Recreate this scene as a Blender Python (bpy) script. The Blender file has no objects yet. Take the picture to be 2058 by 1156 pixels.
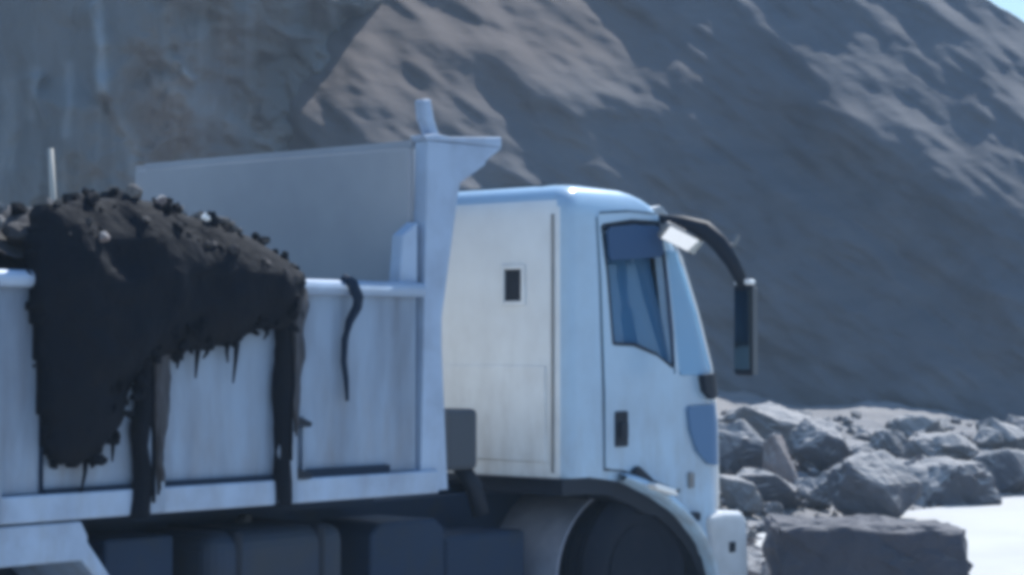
import bpy, bmesh, math, random
import numpy as np
from mathutils import Vector, Matrix

S = bpy.context.scene
COL = S.collection
random.seed(7)
RNG = np.random.default_rng(11)

# ------------------------------------------------------------------ camera, sky, sun, exposure
cam = bpy.data.objects.new('camera', bpy.data.cameras.new('camera'))
COL.objects.link(cam)
cam.location = (0, 0, 2.0)
cam.rotation_euler = (math.radians(90 + 1.46), 0, 0)
cam.data.sensor_width = 36
cam.data.lens = 36 * 4388 / 2058
cam.data.clip_start = 0.1
cam.data.clip_end = 3000
S.camera = cam

HAZE = .0017
SUN_EL, SUN_AZ = 51.0, 28.0            # degrees; azimuth measured from +Y towards +X
W = bpy.data.worlds.new('World')
S.world = W
W.use_nodes = True
wn = W.node_tree.nodes
sky = wn.new('ShaderNodeTexSky')
sky.sky_type = 'NISHITA'
sky.sun_disc = False
sky.sun_elevation = math.radians(SUN_EL)
sky.sun_rotation = math.radians(SUN_AZ)
sky.altitude = 1800
sky.air_density = 2.2
sky.dust_density = 0.0
sky.ozone_density = 9.0
wn['Background'].inputs[1].default_value = 0.10
W.node_tree.links.new(sky.outputs[0], wn['Background'].inputs[0])

sun = bpy.data.objects.new('sun', bpy.data.lights.new('sun', 'SUN'))
COL.objects.link(sun)
sun.data.energy = 3.6
sun.data.angle = math.radians(0.6)
sun.data.color = (1.0, 0.985, 0.955)
el, az = math.radians(SUN_EL), math.radians(SUN_AZ)
to_sun = Vector((math.sin(az) * math.cos(el), math.cos(az) * math.cos(el), math.sin(el)))
sun.rotation_euler = to_sun.to_track_quat('Z', 'Y').to_euler()

S.view_settings.view_transform = 'Standard'
S.view_settings.look = 'None'
S.view_settings.exposure = 0.95
S.view_settings.gamma = 1.0
S.view_settings.use_curve_mapping = False
S.render.engine = 'CYCLES'
S.cycles.max_bounces = 6
S.cycles.use_denoising = True
S.cycles.pixel_filter_type = 'BLACKMAN_HARRIS'
S.cycles.filter_width = 5.0            # a soft phone lens


# ------------------------------------------------------------------ materials
def mat(name, col, rough=0.6, metal=0.0, var=0.0, var_scale=4.0, col2=None, bump=0.0, bump_scale=30.0, coat=0.0,
        spec=0.5, stretch=(1, 1, 1), detail=6.0, lo=0.35, hi=0.65):
    m = bpy.data.materials.new(name)
    m.use_nodes = True
    n, l = m.node_tree.nodes, m.node_tree.links
    b = n['Principled BSDF']
    b.inputs['Base Color'].default_value = (*col, 1)
    b.inputs['Roughness'].default_value = rough
    b.inputs['Metallic'].default_value = metal
    b.inputs['Specular IOR Level'].default_value = spec
    b.inputs['Coat Weight'].default_value = coat
    b.inputs['Coat Roughness'].default_value = 0.15
    if col2 or bump:
        tc = n.new('ShaderNodeTexCoord')
        mp = n.new('ShaderNodeMapping')
        mp.inputs['Scale'].default_value = stretch
        l.new(tc.outputs['Object'], mp.inputs[0])
    if col2:
        t = n.new('ShaderNodeTexNoise')
        t.inputs['Scale'].default_value = var_scale
        t.inputs['Detail'].default_value = detail
        t.inputs['Roughness'].default_value = 0.62
        l.new(mp.outputs[0], t.inputs['Vector'])
        r = n.new('ShaderNodeMapRange')
        r.inputs['From Min'].default_value = lo
        r.inputs['From Max'].default_value = hi
        l.new(t.outputs['Fac'], r.inputs['Value'])
        x = n.new('ShaderNodeMix')
        x.data_type = 'RGBA'
        x.inputs[6].default_value = (*col, 1)
        x.inputs[7].default_value = (*col2, 1)
        l.new(r.outputs[0], x.inputs[0])
        l.new(x.outputs[2], b.inputs['Base Color'])
    if bump:
        t2 = n.new('ShaderNodeTexNoise')
        t2.inputs['Scale'].default_value = bump_scale
        t2.inputs['Detail'].default_value = 8
        l.new(mp.outputs[0], t2.inputs['Vector'])
        bp = n.new('ShaderNodeBump')
        bp.inputs['Strength'].default_value = bump
        bp.inputs['Distance'].default_value = 1.0 / bump_scale
        l.new(t2.outputs['Fac'], bp.inputs['Height'])
        l.new(bp.outputs[0], b.inputs['Normal'])
    return m


def sunlit_dust(m, dust, lo=.25, hi=.8, amt=.9):
    """pale dust on the upward faces, with sunlight painted into its colour"""
    n, l = m.node_tree.nodes, m.node_tree.links
    b = n['Principled BSDF']
    src = b.inputs['Base Color'].links[0].from_socket
    geo = n.new('ShaderNodeNewGeometry'); sp = n.new('ShaderNodeSeparateXYZ'); l.new(geo.outputs['Normal'], sp.inputs[0])
    t = n.new('ShaderNodeTexNoise'); t.inputs['Scale'].default_value = 3.5; t.inputs['Detail'].default_value = 6
    tc = n.new('ShaderNodeTexCoord'); l.new(tc.outputs['Object'], t.inputs['Vector'])
    ad = n.new('ShaderNodeMath'); ad.operation = 'MULTIPLY_ADD'; ad.inputs[1].default_value = .9; ad.inputs[2].default_value = -.45
    l.new(t.outputs['Fac'], ad.inputs[0])
    sm = n.new('ShaderNodeMath'); sm.operation = 'ADD'; l.new(sp.outputs['Z'], sm.inputs[0]); l.new(ad.outputs[0], sm.inputs[1])
    r = n.new('ShaderNodeMapRange'); r.inputs[1].default_value = lo; r.inputs[2].default_value = hi; r.inputs[4].default_value = amt
    l.new(sm.outputs[0], r.inputs[0])
    x = n.new('ShaderNodeMix'); x.data_type = 'RGBA'; x.inputs[7].default_value = (*dust, 1)
    l.new(r.outputs[0], x.inputs[0]); l.new(src, x.inputs[6]); l.new(x.outputs[2], b.inputs['Base Color'])
    return m


M = {}
M['cab_paint'] = mat('cab_paint', (.34, .49, .63), .32, coat=.5, col2=(.27, .37, .48), var_scale=1.7, lo=.45, hi=.8, bump=.015, bump_scale=6)
M['rear_lit_paint'] = mat('rear_lit_paint', (.74, .78, .80), .6, col2=(.63, .65, .66), var_scale=1.6, lo=.4, hi=.75)  # cab rear wall, painted paler to carry the light bounced onto it
M['bed_paint'] = mat('bed_paint', (.24, .32, .43), .5, col2=(.13, .16, .21), var_scale=2.2, stretch=(1.8, 1.8, .35), lo=.42, hi=.75, bump=.05, bump_scale=5)
M['rail_paint'] = mat('rail_paint', (.33, .43, .57), .45, col2=(.23, .29, .39), var_scale=3, lo=.45, hi=.75)
M['head_paint'] = mat('head_paint', (.35, .375, .41), .6, col2=(.27, .29, .33), var_scale=1.1, lo=.3, hi=.7)
M['black_plastic'] = mat('black_plastic', (.009, .015, .026), .6, spec=.25)
M['grey_plastic'] = mat('grey_plastic', (.16, .17, .18), .6, col2=(.23, .22, .21), var_scale=5)
M['dusty_plastic'] = mat('dusty_plastic', (.27, .30, .37), .9, spec=.1, col2=(.18, .20, .25), var_scale=3)
M['rubber'] = mat('rubber', (.006, .011, .021), .85, spec=.2, col2=(.014, .018, .028), var_scale=7, lo=.5, hi=.8)
M['chassis'] = mat('chassis', (.009, .026, .058), .7, spec=.3, col2=(.02, .03, .045), var_scale=4, lo=.5, hi=.75)
M['filter_tone'] = mat('filter_tone', (.09, .10, .11), .6)
M['steel'] = mat('steel', (.35, .36, .38), .4, metal=.8)
M['mud'] = mat('mud', (.004, .0065, .012), .8, spec=.12, col2=(.008, .009, .012), var_scale=5, bump=.3, bump_scale=22, lo=.45, hi=.75)
M['mud_dry'] = mat('mud_dry', (.055, .050, .052), .85, col2=(.03, .03, .033), var_scale=8, bump=.4, bump_scale=25)
M['clod'] = mat('clod', (.20, .185, .175), .95, col2=(.09, .085, .083), var_scale=6, bump=.4, bump_scale=20)
M['strap'] = mat('strap', (.008, .020, .042), .8, spec=.2)
M['stick'] = mat('stick', (.50, .47, .42), .8)
M['lens'] = mat('lens', (.55, .58, .60), .12, spec=.8)
M['white_cap'] = mat('white_cap', (.82, .82, .80), .35, coat=.3)
M['mirror_glass'] = mat('mirror_glass', (.95, .96, .96), .05, metal=1.0)
M['tinted_mirror'] = mat('tinted_mirror', (.10, .14, .16), .10, metal=1.0)
M['seat'] = mat('seat', (.05, .06, .08), .85)
M['stone'] = mat('stone', (.15, .15, .155), .9, col2=(.085, .087, .095), var_scale=2.2, bump=.5, bump_scale=9, lo=.35, hi=.7)
M['stone_dark'] = mat('stone_dark', (.085, .088, .105), .9, col2=(.055, .058, .070), var_scale=2.4, bump=.5, bump_scale=8, lo=.35, hi=.7)
M['stone_red'] = mat('stone_red', (.24, .195, .185), .9, col2=(.13, .11, .11), var_scale=3, bump=.5, bump_scale=9)
M['block'] = mat('block', (.060, .064, .085), .9, col2=(.045, .048, .062), var_scale=2.4, bump=.5, bump_scale=8, lo=.35, hi=.7)
M['road'] = mat('road', (.52, .51, .49), .9, col2=(.46, .45, .43), var_scale=.6, bump=.15, bump_scale=20)
M['ground'] = mat('ground', (.28, .27, .268), .95, col2=(.17, .168, .172), var_scale=.7, bump=.4, bump_scale=6)
M['gravel'] = mat('gravel', (.24, .225, .21), .95, col2=(.15, .145, .14), var_scale=1.5)

for k in ('stone', 'stone_dark', 'stone_red'): sunlit_dust(M[k], (.36, .345, .335))  # sunlit look of the tops painted in along with the dust
sunlit_dust(M['block'], (.16, .155, .16), .5, 1.0, .8)


def grime(m, z0, z1, amt, col=(.20, .185, .175)):
    """road dust and mud spray, thickest low down, breaking up in spots and runs"""
    n, l = m.node_tree.nodes, m.node_tree.links
    b = n['Principled BSDF']; src = b.inputs['Base Color'].links[0].from_socket
    tc = n.new('ShaderNodeTexCoord'); sp = n.new('ShaderNodeSeparateXYZ'); l.new(tc.outputs['Object'], sp.inputs[0])
    h = n.new('ShaderNodeMapRange'); h.inputs[1].default_value = z1; h.inputs[2].default_value = z0
    l.new(sp.outputs['Z'], h.inputs[0])
    mp = n.new('ShaderNodeMapping'); mp.inputs['Scale'].default_value = (3, 3, .9); l.new(tc.outputs['Object'], mp.inputs[0])
    t = n.new('ShaderNodeTexNoise'); t.inputs['Scale'].default_value = 2.5; t.inputs['Detail'].default_value = 9; t.inputs['Roughness'].default_value = .7
    l.new(mp.outputs[0], t.inputs['Vector'])
    r = n.new('ShaderNodeMapRange'); r.inputs[1].default_value = .42; r.inputs[2].default_value = .72; l.new(t.outputs['Fac'], r.inputs[0])
    mu = n.new('ShaderNodeMath'); mu.operation = 'MULTIPLY'; l.new(h.outputs[0], mu.inputs[0]); l.new(r.outputs[0], mu.inputs[1])
    m2_ = n.new('ShaderNodeMath'); m2_.operation = 'MULTIPLY'; m2_.inputs[1].default_value = amt; l.new(mu.outputs[0], m2_.inputs[0])
    x = n.new('ShaderNodeMix'); x.data_type = 'RGBA'; x.inputs[7].default_value = (*col, 1)
    l.new(m2_.outputs[0], x.inputs[0]); l.new(src, x.inputs[6]); l.new(x.outputs[2], b.inputs['Base Color'])


grime(M['cab_paint'], .8, 1.9, .75); grime(M['rear_lit_paint'], 1.1, 2.6, .5, (.34, .325, .30)); grime(M['bed_paint'], 1.1, 2.1, .6); grime(M['rail_paint'], .9, 1.6, .6)
g = bpy.data.materials.new('window_glass')
g.use_nodes = True
gn, gl = g.node_tree.nodes, g.node_tree.links
gn.remove(gn['Principled BSDF'])
tr = gn.new('ShaderNodeBsdfTransparent'); tr.inputs[0].default_value = (.42, .60, .72, 1)
gs = gn.new('ShaderNodeBsdfGlossy'); gs.inputs['Roughness'].default_value = .03
fr = gn.new('ShaderNodeFresnel'); fr.inputs[0].default_value = 2.1
mx = gn.new('ShaderNodeMixShader')
gl.new(fr.outputs[0], mx.inputs[0]); gl.new(tr.outputs[0], mx.inputs[1]); gl.new(gs.outputs[0], mx.inputs[2])
df = gn.new('ShaderNodeBsdfDiffuse'); df.inputs[0].default_value = (.09, .25, .47, 1)  # blue of the reflected sky painted into the pane
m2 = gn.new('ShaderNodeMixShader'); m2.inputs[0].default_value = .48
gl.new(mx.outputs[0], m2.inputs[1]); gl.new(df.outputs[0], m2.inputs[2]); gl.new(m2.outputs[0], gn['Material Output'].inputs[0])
M['glass'] = g


def rock_face(name, c_dark, c_mid, c_warm, scale, tilt=33, stretch=(.35, 1, 1.5)):
    """weathered slope: mottled rock with tilted strata and pale scree streaks"""
    m = bpy.data.materials.new(name)
    m.use_nodes = True
    n, l = m.node_tree.nodes, m.node_tree.links
    b = n['Principled BSDF']
    b.inputs['Roughness'].default_value = .95
    b.inputs['Specular IOR Level'].default_value = .2
    tc = n.new('ShaderNodeTexCoord')
    mp = n.new('ShaderNodeMapping')
    mp.inputs['Rotation'].default_value = (0, math.radians(tilt), 0)
    mp.inputs['Scale'].default_value = stretch
    l.new(tc.outputs['Object'], mp.inputs[0])
    big = n.new('ShaderNodeTexNoise'); big.inputs['Scale'].default_value = .11 * scale; big.inputs['Detail'].default_value = 3
    fine = n.new('ShaderNodeTexNoise'); fine.inputs['Scale'].default_value = .9 * scale; fine.inputs['Detail'].default_value = 9
    fine.inputs['Roughness'].default_value = .65
    l.new(tc.outputs['Object'], big.inputs['Vector'])
    l.new(mp.outputs[0], fine.inputs['Vector'])
    mw = n.new('ShaderNodeMath'); mw.operation = 'MULTIPLY_ADD'; mw.inputs[1].default_value = .5
    r1 = n.new('ShaderNodeMapRange'); r1.inputs[1].default_value = .4; r1.inputs[2].default_value = .62
    r2 = n.new('ShaderNodeMapRange'); r2.inputs[1].default_value = .35; r2.inputs[2].default_value = .7
    l.new(big.outputs['Fac'], r1.inputs[0]); l.new(fine.outputs['Fac'], r2.inputs[0])
    x1 = n.new('ShaderNodeMix'); x1.data_type = 'RGBA'
    x1.inputs[6].default_value = (*c_dark, 1); x1.inputs[7].default_value = (*c_mid, 1)
    mw.inputs[2].default_value = 0
    l.new(r2.outputs[0], mw.inputs[0])
    ad = n.new('ShaderNodeMath'); ad.operation = 'MULTIPLY_ADD'; ad.inputs[1].default_value = .5
    l.new(r1.outputs[0], ad.inputs[0]); l.new(mw.outputs[0], ad.inputs[2])
    l.new(ad.outputs[0], x1.inputs[0])
    x2 = n.new('ShaderNodeMix'); x2.data_type = 'RGBA'
    x2.inputs[7].default_value = (*c_warm, 1)
    att = n.new('ShaderNodeAttribute'); att.attribute_name = 'warm'
    mul = n.new('ShaderNodeMath'); mul.operation = 'MULTIPLY'; mul.inputs[1].default_value = .85
    l.new(att.outputs['Fac'], mul.inputs[0])
    l.new(mul.outputs[0], x2.inputs[0])
    l.new(x1.outputs[2], x2.inputs[6])
    x3 = n.new('ShaderNodeMix'); x3.data_type = 'RGBA'; x3.inputs[7].default_value = (.36, .37, .37, 1)
    at2 = n.new('ShaderNodeAttribute'); at2.attribute_name = 'pale'
    l.new(at2.outputs['Fac'], x3.inputs[0]); l.new(x2.outputs[2], x3.inputs[6])
    l.new(x3.outputs[2], b.inputs['Base Color'])
    bp = n.new('ShaderNodeBump'); bp.inputs['Strength'].default_value = .25; bp.inputs['Distance'].default_value = .5
    l.new(fine.outputs['Fac'], bp.inputs['Height']); l.new(bp.outputs[0], b.inputs['Normal'])
    return m


M['hill'] = rock_face('hill', (.085, .092, .105), (.185, .182, .188), (.130, .108, .100), .55)
M['cliff'] = rock_face('cliff', (.115, .115, .112), (.19, .18, .172), (.19, .155, .14), .9, 8, (1.0, .3, .35))


# ------------------------------------------------------------------ helpers
def tag(o, label=None, cat=None, group=None, kind=None):
    if label: o['label'] = label
    if cat: o['category'] = cat
    if group: o['group'] = group
    if kind: o['kind'] = kind
    return o


def empty(name, loc=(0, 0, 0), rz=0):
    o = bpy.data.objects.new(name, None)
    COL.objects.link(o)
    o.location = loc
    o.rotation_euler = (0, 0, rz)
    o.empty_display_size = .2
    return o


def L(u, v, z):
    """truck frame: u forward, v out of the side we see, z up"""
    return Vector((u, -v, z))


class MB:
    def __init__(self):
        self.bm = bmesh.new()

    def box(self, u0, u1, v0, v1, z0, z1):
        vs = [self.bm.verts.new(L(u, v, z)) for u in (u0, u1) for v in (v0, v1) for z in (z0, z1)]
        for f in ((0, 1, 3, 2), (4, 6, 7, 5), (0, 4, 5, 1), (2, 3, 7, 6), (0, 2, 6, 4), (1, 5, 7, 3)):
            self.bm.faces.new([vs[i] for i in f])
        return self

    def prism(self, pts, v0, v1, axis='v'):
        """polygon in (u,z) extruded over v, or in (v,z) extruded over u"""
        put = (lambda p, t: L(p[0], t, p[1])) if axis == 'v' else (lambda p, t: L(t, p[0], p[1]))
        a = [self.bm.verts.new(put(p, v0)) for p in pts]
        b = [self.bm.verts.new(put(p, v1)) for p in pts]
        self.bm.faces.new(a); self.bm.faces.new(b[::-1])
        for i in range(len(pts)):
            j = (i + 1) % len(pts)
            self.bm.faces.new((a[i], a[j], b[j], b[i]))
        return self

    def tube(self, pts, rad, seg=10):
        pts = [Vector(p) for p in pts]
        rad = rad if isinstance(rad, (list, tuple)) else [rad] * len(pts)
        rings = []
        for i, p in enumerate(pts):
            d = (pts[min(i + 1, len(pts) - 1)] - pts[max(i - 1, 0)]).normalized()
            s = d.cross(Vector((.13, .31, 1))).normalized()
            t = d.cross(s)
            rings.append([self.bm.verts.new(p + rad[i] * (math.cos(k * 2 * math.pi / seg) * s + math.sin(k * 2 * math.pi / seg) * t)) for k in range(seg)])
        for a, b in zip(rings, rings[1:]):
            for k in range(seg):
                self.bm.faces.new((a[k], a[(k + 1) % seg], b[(k + 1) % seg], b[k]))
        self.bm.faces.new(rings[0]); self.bm.faces.new(rings[-1][::-1])
        return self

    def lathe(self, prof, uc, zc, seg=48):
        """profile of (v, radius) round the sideways axis through u=uc, z=zc"""
        rings = [[self.bm.verts.new(L(uc + r * math.cos(2 * math.pi * k / seg), v, zc + r * math.sin(2 * math.pi * k / seg))) for k in range(seg)] for v, r in prof]
        for a, b in zip(rings, rings[1:]):
            for k in range(seg):
                self.bm.faces.new((a[k], a[(k + 1) % seg], b[(k + 1) % seg], b[k]))
        if prof[0][1] > 0.001: self.bm.faces.new(rings[0])
        if prof[-1][1] > 0.001: self.bm.faces.new(rings[-1][::-1])
        return self

    def build(self, name, m, parent=None, bevel=0.0, smooth=False, seg=2):
        bmesh.ops.recalc_face_normals(self.bm, faces=self.bm.faces)
        me = bpy.data.meshes.new(name)
        self.bm.to_mesh(me); self.bm.free()
        o = bpy.data.objects.new(name, me)
        COL.objects.link(o)
        me.materials.append(m)
        if smooth:
            me.polygons.foreach_set('use_smooth', [True] * len(me.polygons))
        if bevel:
            md = o.modifiers.new('bevel', 'BEVEL')
            md.width = bevel; md.segments = seg; md.limit_method = 'ANGLE'; md.angle_limit = math.radians(35)
            md.harden_normals = False
        if parent: o.parent = parent
        return o


def np_mesh(name, verts, faces, m, parent=None, smooth=True):
    me = bpy.data.meshes.new(name)
    me.from_pydata([tuple(map(float, v)) for v in verts], [], [tuple(f) for f in faces])
    me.update()
    o = bpy.data.objects.new(name, me)
    COL.objects.link(o)
    me.materials.append(m)
    if smooth: me.polygons.foreach_set('use_smooth', [True] * len(me.polygons))
    if parent: o.parent = parent
    return o


def grid_faces(nr, nc):
    i = np.arange(nr * nc).reshape(nr, nc)
    return np.stack([i[:-1, :-1], i[:-1, 1:], i[1:, 1:], i[1:, :-1]], -1).reshape(-1, 4).tolist()


def vnoise(x, y, seed=0):
    xi = np.floor(x).astype(np.int64); yi = np.floor(y).astype(np.int64)
    fx = x - xi; fy = y - yi
    fx = fx * fx * fx * (fx * (fx * 6 - 15) + 10); fy = fy * fy * fy * (fy * (fy * 6 - 15) + 10)

    def h(a, b):
        k = (a * 374761393 + b * 668265263 + seed * 974634721) & 0xffffffff
        k = ((k ^ (k >> 13)) * 1274126177) & 0xffffffff
        return ((k ^ (k >> 16)) & 0xffff) / 65535.0
    return (h(xi, yi) * (1 - fx) + h(xi + 1, yi) * fx) * (1 - fy) + (h(xi, yi + 1) * (1 - fx) + h(xi + 1, yi + 1) * fx) * fy


def fbm(x, y, octv=5, seed=0, gain=.5):
    s, a, t = 0, 1, 0
    for o in range(octv):
        s = s + a * (vnoise(x * 2 ** o + 17.3 * o, y * 2 ** o - 9.1 * o, seed + o) - .5)
        t += a; a *= gain
    return s / t * 2


def seg_dist(x, y, pts):
    d = np.full(x.shape, 1e9)
    for (ax, ay), (bx, by) in zip(pts, pts[1:]):
        t = np.clip(((x - ax) * (bx - ax) + (y - ay) * (by - ay)) / ((bx - ax) ** 2 + (by - ay) ** 2), 0, 1)
        d = np.minimum(d, np.hypot(x - ax - t * (bx - ax), y - ay - t * (by - ay)))
    return d


def inside(x, y, poly):
    r = np.zeros(x.shape, bool)
    n = len(poly)
    for i in range(n):
        (x0, y0), (x1, y1) = poly[i], poly[(i + 1) % n]
        if y0 == y1: continue
        c = ((y0 > y) != (y1 > y)) & (x < (x1 - x0) * (y - y0) / (y1 - y0) + x0)
        r ^= c
    return r


def soft_poly(x, y, poly, w):
    d = seg_dist(x, y, poly + [poly[0]])
    d = np.where(inside(x, y, poly), d, -d)
    t = np.clip(d / w * .5 + .5, 0, 1)
    return t * t * (3 - 2 * t)


def set_attr(o, name, val):
    a = o.data.attributes.new(name, 'FLOAT', 'POINT')
    a.data.foreach_set('value', np.asarray(val, np.float32).ravel())


# ------------------------------------------------------------------ setting: hillside (terrain laid out on rays of bearing and rise, so far ground is coarser)
def terrain(name, m, b0, b1, nb, e0, e1, ne, y0, slope, relief, crest=None, warm=None, back=True, pale=None):
    """b: bearing (100 units = 100/4388), e: rise above eye level in the same units; slope(b,e) in degrees"""
    b = np.linspace(b0, b1, nb); e = np.linspace(e0, e1, ne)
    B, Ev = np.meshgrid(b, e)
    if crest is not None:
        top = crest(b)
        Ev = e0 + (Ev - e0) * (top[None, :] - e0) / (e1 - e0)
    ph = np.radians(slope(B, Ev))
    de = np.diff(Ev, axis=0) / 4388
    g = 1 / np.maximum(np.tan(ph) - Ev / 4388, .12)
    inc = .5 * (g[1:] + g[:-1]) * de
    lnY = np.vstack([np.zeros((1, nb)), np.cumsum(inc, 0)])
    kern = np.exp(-(np.arange(-18, 19) / 8.0) ** 2); kern /= kern.sum()
    lnY = np.stack([np.convolve(np.pad(q, 18, 'edge'), kern, 'valid') for q in lnY])   # no run-off grooves straight down
    Y = (y0(b)[None, :]) * np.exp(lnY)
    Y = Y * (1 + relief(B, Ev))
    X = B / 4388 * Y
    Z = 2 + Ev / 4388 * Y
    rows_w = warm(B, Ev) if warm is not None else np.zeros_like(Y)
    rows_p = pale(B, Ev) if pale is not None else np.zeros_like(Y)
    if back:                                                  # the far side of the crest falls away again
        for k in (1, 2, 3):
            X = np.vstack([X, X[-1:] + B[-1:] / 4388 * 12]); Y = np.vstack([Y, Y[-1:] + 12]); Z = np.vstack([Z, Z[-1:] - 9])
            rows_w = np.vstack([rows_w, rows_w[-1:]]); rows_p = np.vstack([rows_p, rows_p[-1:] * 0])
    V = np.stack([X, Y, Z], -1).reshape(-1, 3)
    o = np_mesh(name, V, grid_faces(Y.shape[0], nb), m)
    set_attr(o, 'warm', rows_w); set_attr(o, 'pale', rows_p)
    return tag(o, kind='structure')


# picture-plan of the slope's benches and gullies, in bearing / rise units (x right of 1029, y above 690)
def P(*pts): return [(x - 1029, 690 - y) for x, y in pts]


benches = [P((520, -60), (1180, -40), (1260, 60), (1040, 62), (880, 118), (760, 160), (640, 195), (610, 205), (560, 150), (500, 80)),
           P((325, 172), (400, 178), (470, 225), (570, 285), (600, 330), (520, 300), (390, 255), (330, 215)),
           P((1040, 70), (1260, 60), (1560, 70), (1700, 0), (2300, -40), (2300, 470), (1840, 340), (1690, 288), (1500, 228), (1250, 188)),
           P((1230, -300), (2000, -300), (1800, -20), (1500, -20))]
hollows = [P((1170, -30), (1280, 25), (1400, 50), (1560, 45), (1580, 5), (1450, -30)),
           P((640, 215), (720, 180), (830, 190), (860, 290), (640, 290)),
           P((1850, 110), (1960, 95), (1985, 135), (1880, 140)),
           P((1450, 180), (1600, 170), (1700, 215), (1560, 215))]
ledges = [P((850, 112), (940, 150), (1035, 195)), P((1380, 215), (1500, 235), (1600, 270), (1680, 290)),
          P((1760, 305), (1835, 345)), P((1930, 268), (2000, 285)), P((1560, 190), (1690, 240)),
          P((1820, 600), (1930, 680)), P((1150, 150), (1250, 195), (1330, 210)), P((1930, 740), (1975, 770)), P((1640, 430), (1720, 480))]


def hill_slope(B, Ev):
    wx = 55 * fbm(B / 130, Ev / 130, 5, 3); wy = 45 * fbm(B / 130, Ev / 130, 5, 8)
    x, y = B + wx, Ev + wy
    gmask = np.zeros_like(B)
    for p in benches: gmask = np.maximum(gmask, soft_poly(x, y, p, 120))
    for p in hollows: gmask = gmask * (1 - .6 * soft_poly(x, y, p, 85))
    for p in ledges:
        gmask = np.maximum(gmask, .95 * np.exp(-(seg_dist(x, y, p) / 11) ** 2))
    gmask = gmask * (.45 + .55 * np.clip((B + 700 - .35 * (Ev - 600)) / 330, 0, 1))
    dn = fbm((B * .83 - Ev * -.55) / 230, (B * -.55 * -1 + Ev * .83) / 55, 4, 21)
    return 60 + 4 * dn - (22 + 3 * dn) * gmask


def hill_relief(B, Ev):
    s = (B * .80 - Ev * .60); t = (B * .60 + Ev * .80)          # strata dip to the right
    return .016 * fbm(s / 300, t / 110, 4, 5) + .0010 * fbm(B / 40, Ev / 40, 3, 15) + .05 * fbm(B / 900, Ev / 1400, 2, 33)


def hill_warm(B, Ev):
    w = soft_poly(B, Ev, P((380, -200), (1250, -200), (1250, 60), (1100, 190), (850, 260), (600, 300), (440, 260)), 160)
    return np.clip(w + .5 * soft_poly(B, Ev, P((1030, 40), (1500, 100), (1700, 260), (1300, 200)), 120), 0, 1)


crest_x = np.array([-3200, -2000, -1200, -300, 300, 640, 800, 960, 1030, 1120, 1400, 1900, 3200], float)
crest_y = np.array([900, 1000, 1010, 960, 890, 815, 752, 694, 648, 602, 520, 430, 330], float)
terrain('hillside', M['hill'], -3200, 3200, 760, -300, 1000, 500,
        lambda b: 47 + 4 * np.cos(b / 700) + 1.5 * np.sin(b / 210), hill_slope, hill_relief,
        crest=lambda b: np.interp(b, crest_x, crest_y) + 7 * fbm(b / 60, b * 0, 4, 2), warm=hill_warm)


# nearer cliff at the left, fluted by run-off
def cliff_relief(B, Ev):
    wb = B + 26 * fbm(B / 110, Ev / 110, 4, 61); we = Ev + 40 * fbm(B / 110, Ev / 110, 4, 66)
    edge = np.interp(we, [-200, 350, 520, 700, 1000], [-770, -765, -700, -600, -480]) + 45 * fbm(we / 90, wb / 90, 4, 4)
    t = np.clip((wb - edge + 150) / 420, 0, 2)
    flut = .008 * fbm(wb / 60, we / 330, 4, 9) + .007 * fbm(wb / 150, we / 150, 4, 19)
    nub = -.020 * soft_poly(wb, we, P((80, 200), (140, 185), (215, 190), (262, 330), (270, 420), (60, 420)), 46)
    for p, w in ((P((188, 15), (198, 100), (202, 180)), 13), (P((70, 140), (66, 270)), 14), (P((345, 118), (385, 160)), 10), (P((215, 185), (262, 250), (292, 330)), 16), (P((330, 172), (420, 225), (560, 300)), 22)):
        nub = nub - .008 * np.exp(-(seg_dist(wb, we, p) / w) ** 2)
    return flut + nub + .22 * t ** 1.5


def cliff_pale(B, Ev):
    wb = B + 10 * fbm(B / 30, Ev / 60, 4, 71); m_ = 0 * B
    for p, w, k in ((P((190, 5), (198, 100), (203, 178)), 12, .55), (P((135, 130), (132, 270)), 10, .3), (P((66, 140), (62, 230)), 12, .25), (P((345, 122), (383, 158)), 7, .6),
                    (P((250, 250), (275, 340)), 14, .3), (P((20, 170), (10, 330)), 18, .25), (P((330, 178), (420, 222), (540, 285)), 26, .22)):
        m_ = np.maximum(m_, k * np.exp(-(seg_dist(wb, Ev, p) / w) ** 2))
    return m_ + .35 * np.clip(fbm(wb / 24, Ev / 300, 4, 73) - .1, 0, 1)


terrain('cliff', M['cliff'], -2400, -200, 460, -300, 1100, 400, lambda b: 43 + 2 * np.sin(b / 330),
        lambda B, Ev: 66 + 5 * fbm(B / 130, Ev / 130, 3, 12), cliff_relief,
        warm=lambda B, Ev: .6 * soft_poly(B, Ev, P((260, 160), (480, 60), (520, 330), (250, 400)), 90), pale=cliff_pale)

# dust-laden mountain air
hz_ = bpy.data.materials.new('haze'); hz_.use_nodes = True
hn = hz_.node_tree.nodes; hn.remove(hn['Principled BSDF'])
pv = hn.new('ShaderNodeVolumePrincipled')
pv.inputs['Color'].default_value = (.58, .78, 1.0, 1); pv.inputs['Density'].default_value = HAZE
hz_.node_tree.links.new(pv.outputs[0], hn['Material Output'].inputs['Volume'])
bm = bmesh.new(); bmesh.ops.create_cube(bm, size=1)
me = bpy.data.meshes.new('haze'); bm.to_mesh(me); bm.free(); me.materials.append(hz_)
o = bpy.data.objects.new('haze', me); COL.objects.link(o)
o.scale = (900, 900, 95); o.location = (0, 0, 95 / 2 - 9)
tag(o, 'thin pale dust-laden air between the truck and the hillside', 'haze', kind='stuff')

# ------------------------------------------------------------------ ground and road
ROAD_D = Vector((.60, .80)).normalized(); ROAD_N = Vector((ROAD_D.y, -ROAD_D.x))


def lines(*spans):
    out = []
    for a, b, st in spans: out += list(np.arange(a, b, st))
    return np.array(out + [spans[-1][1]])


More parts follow.
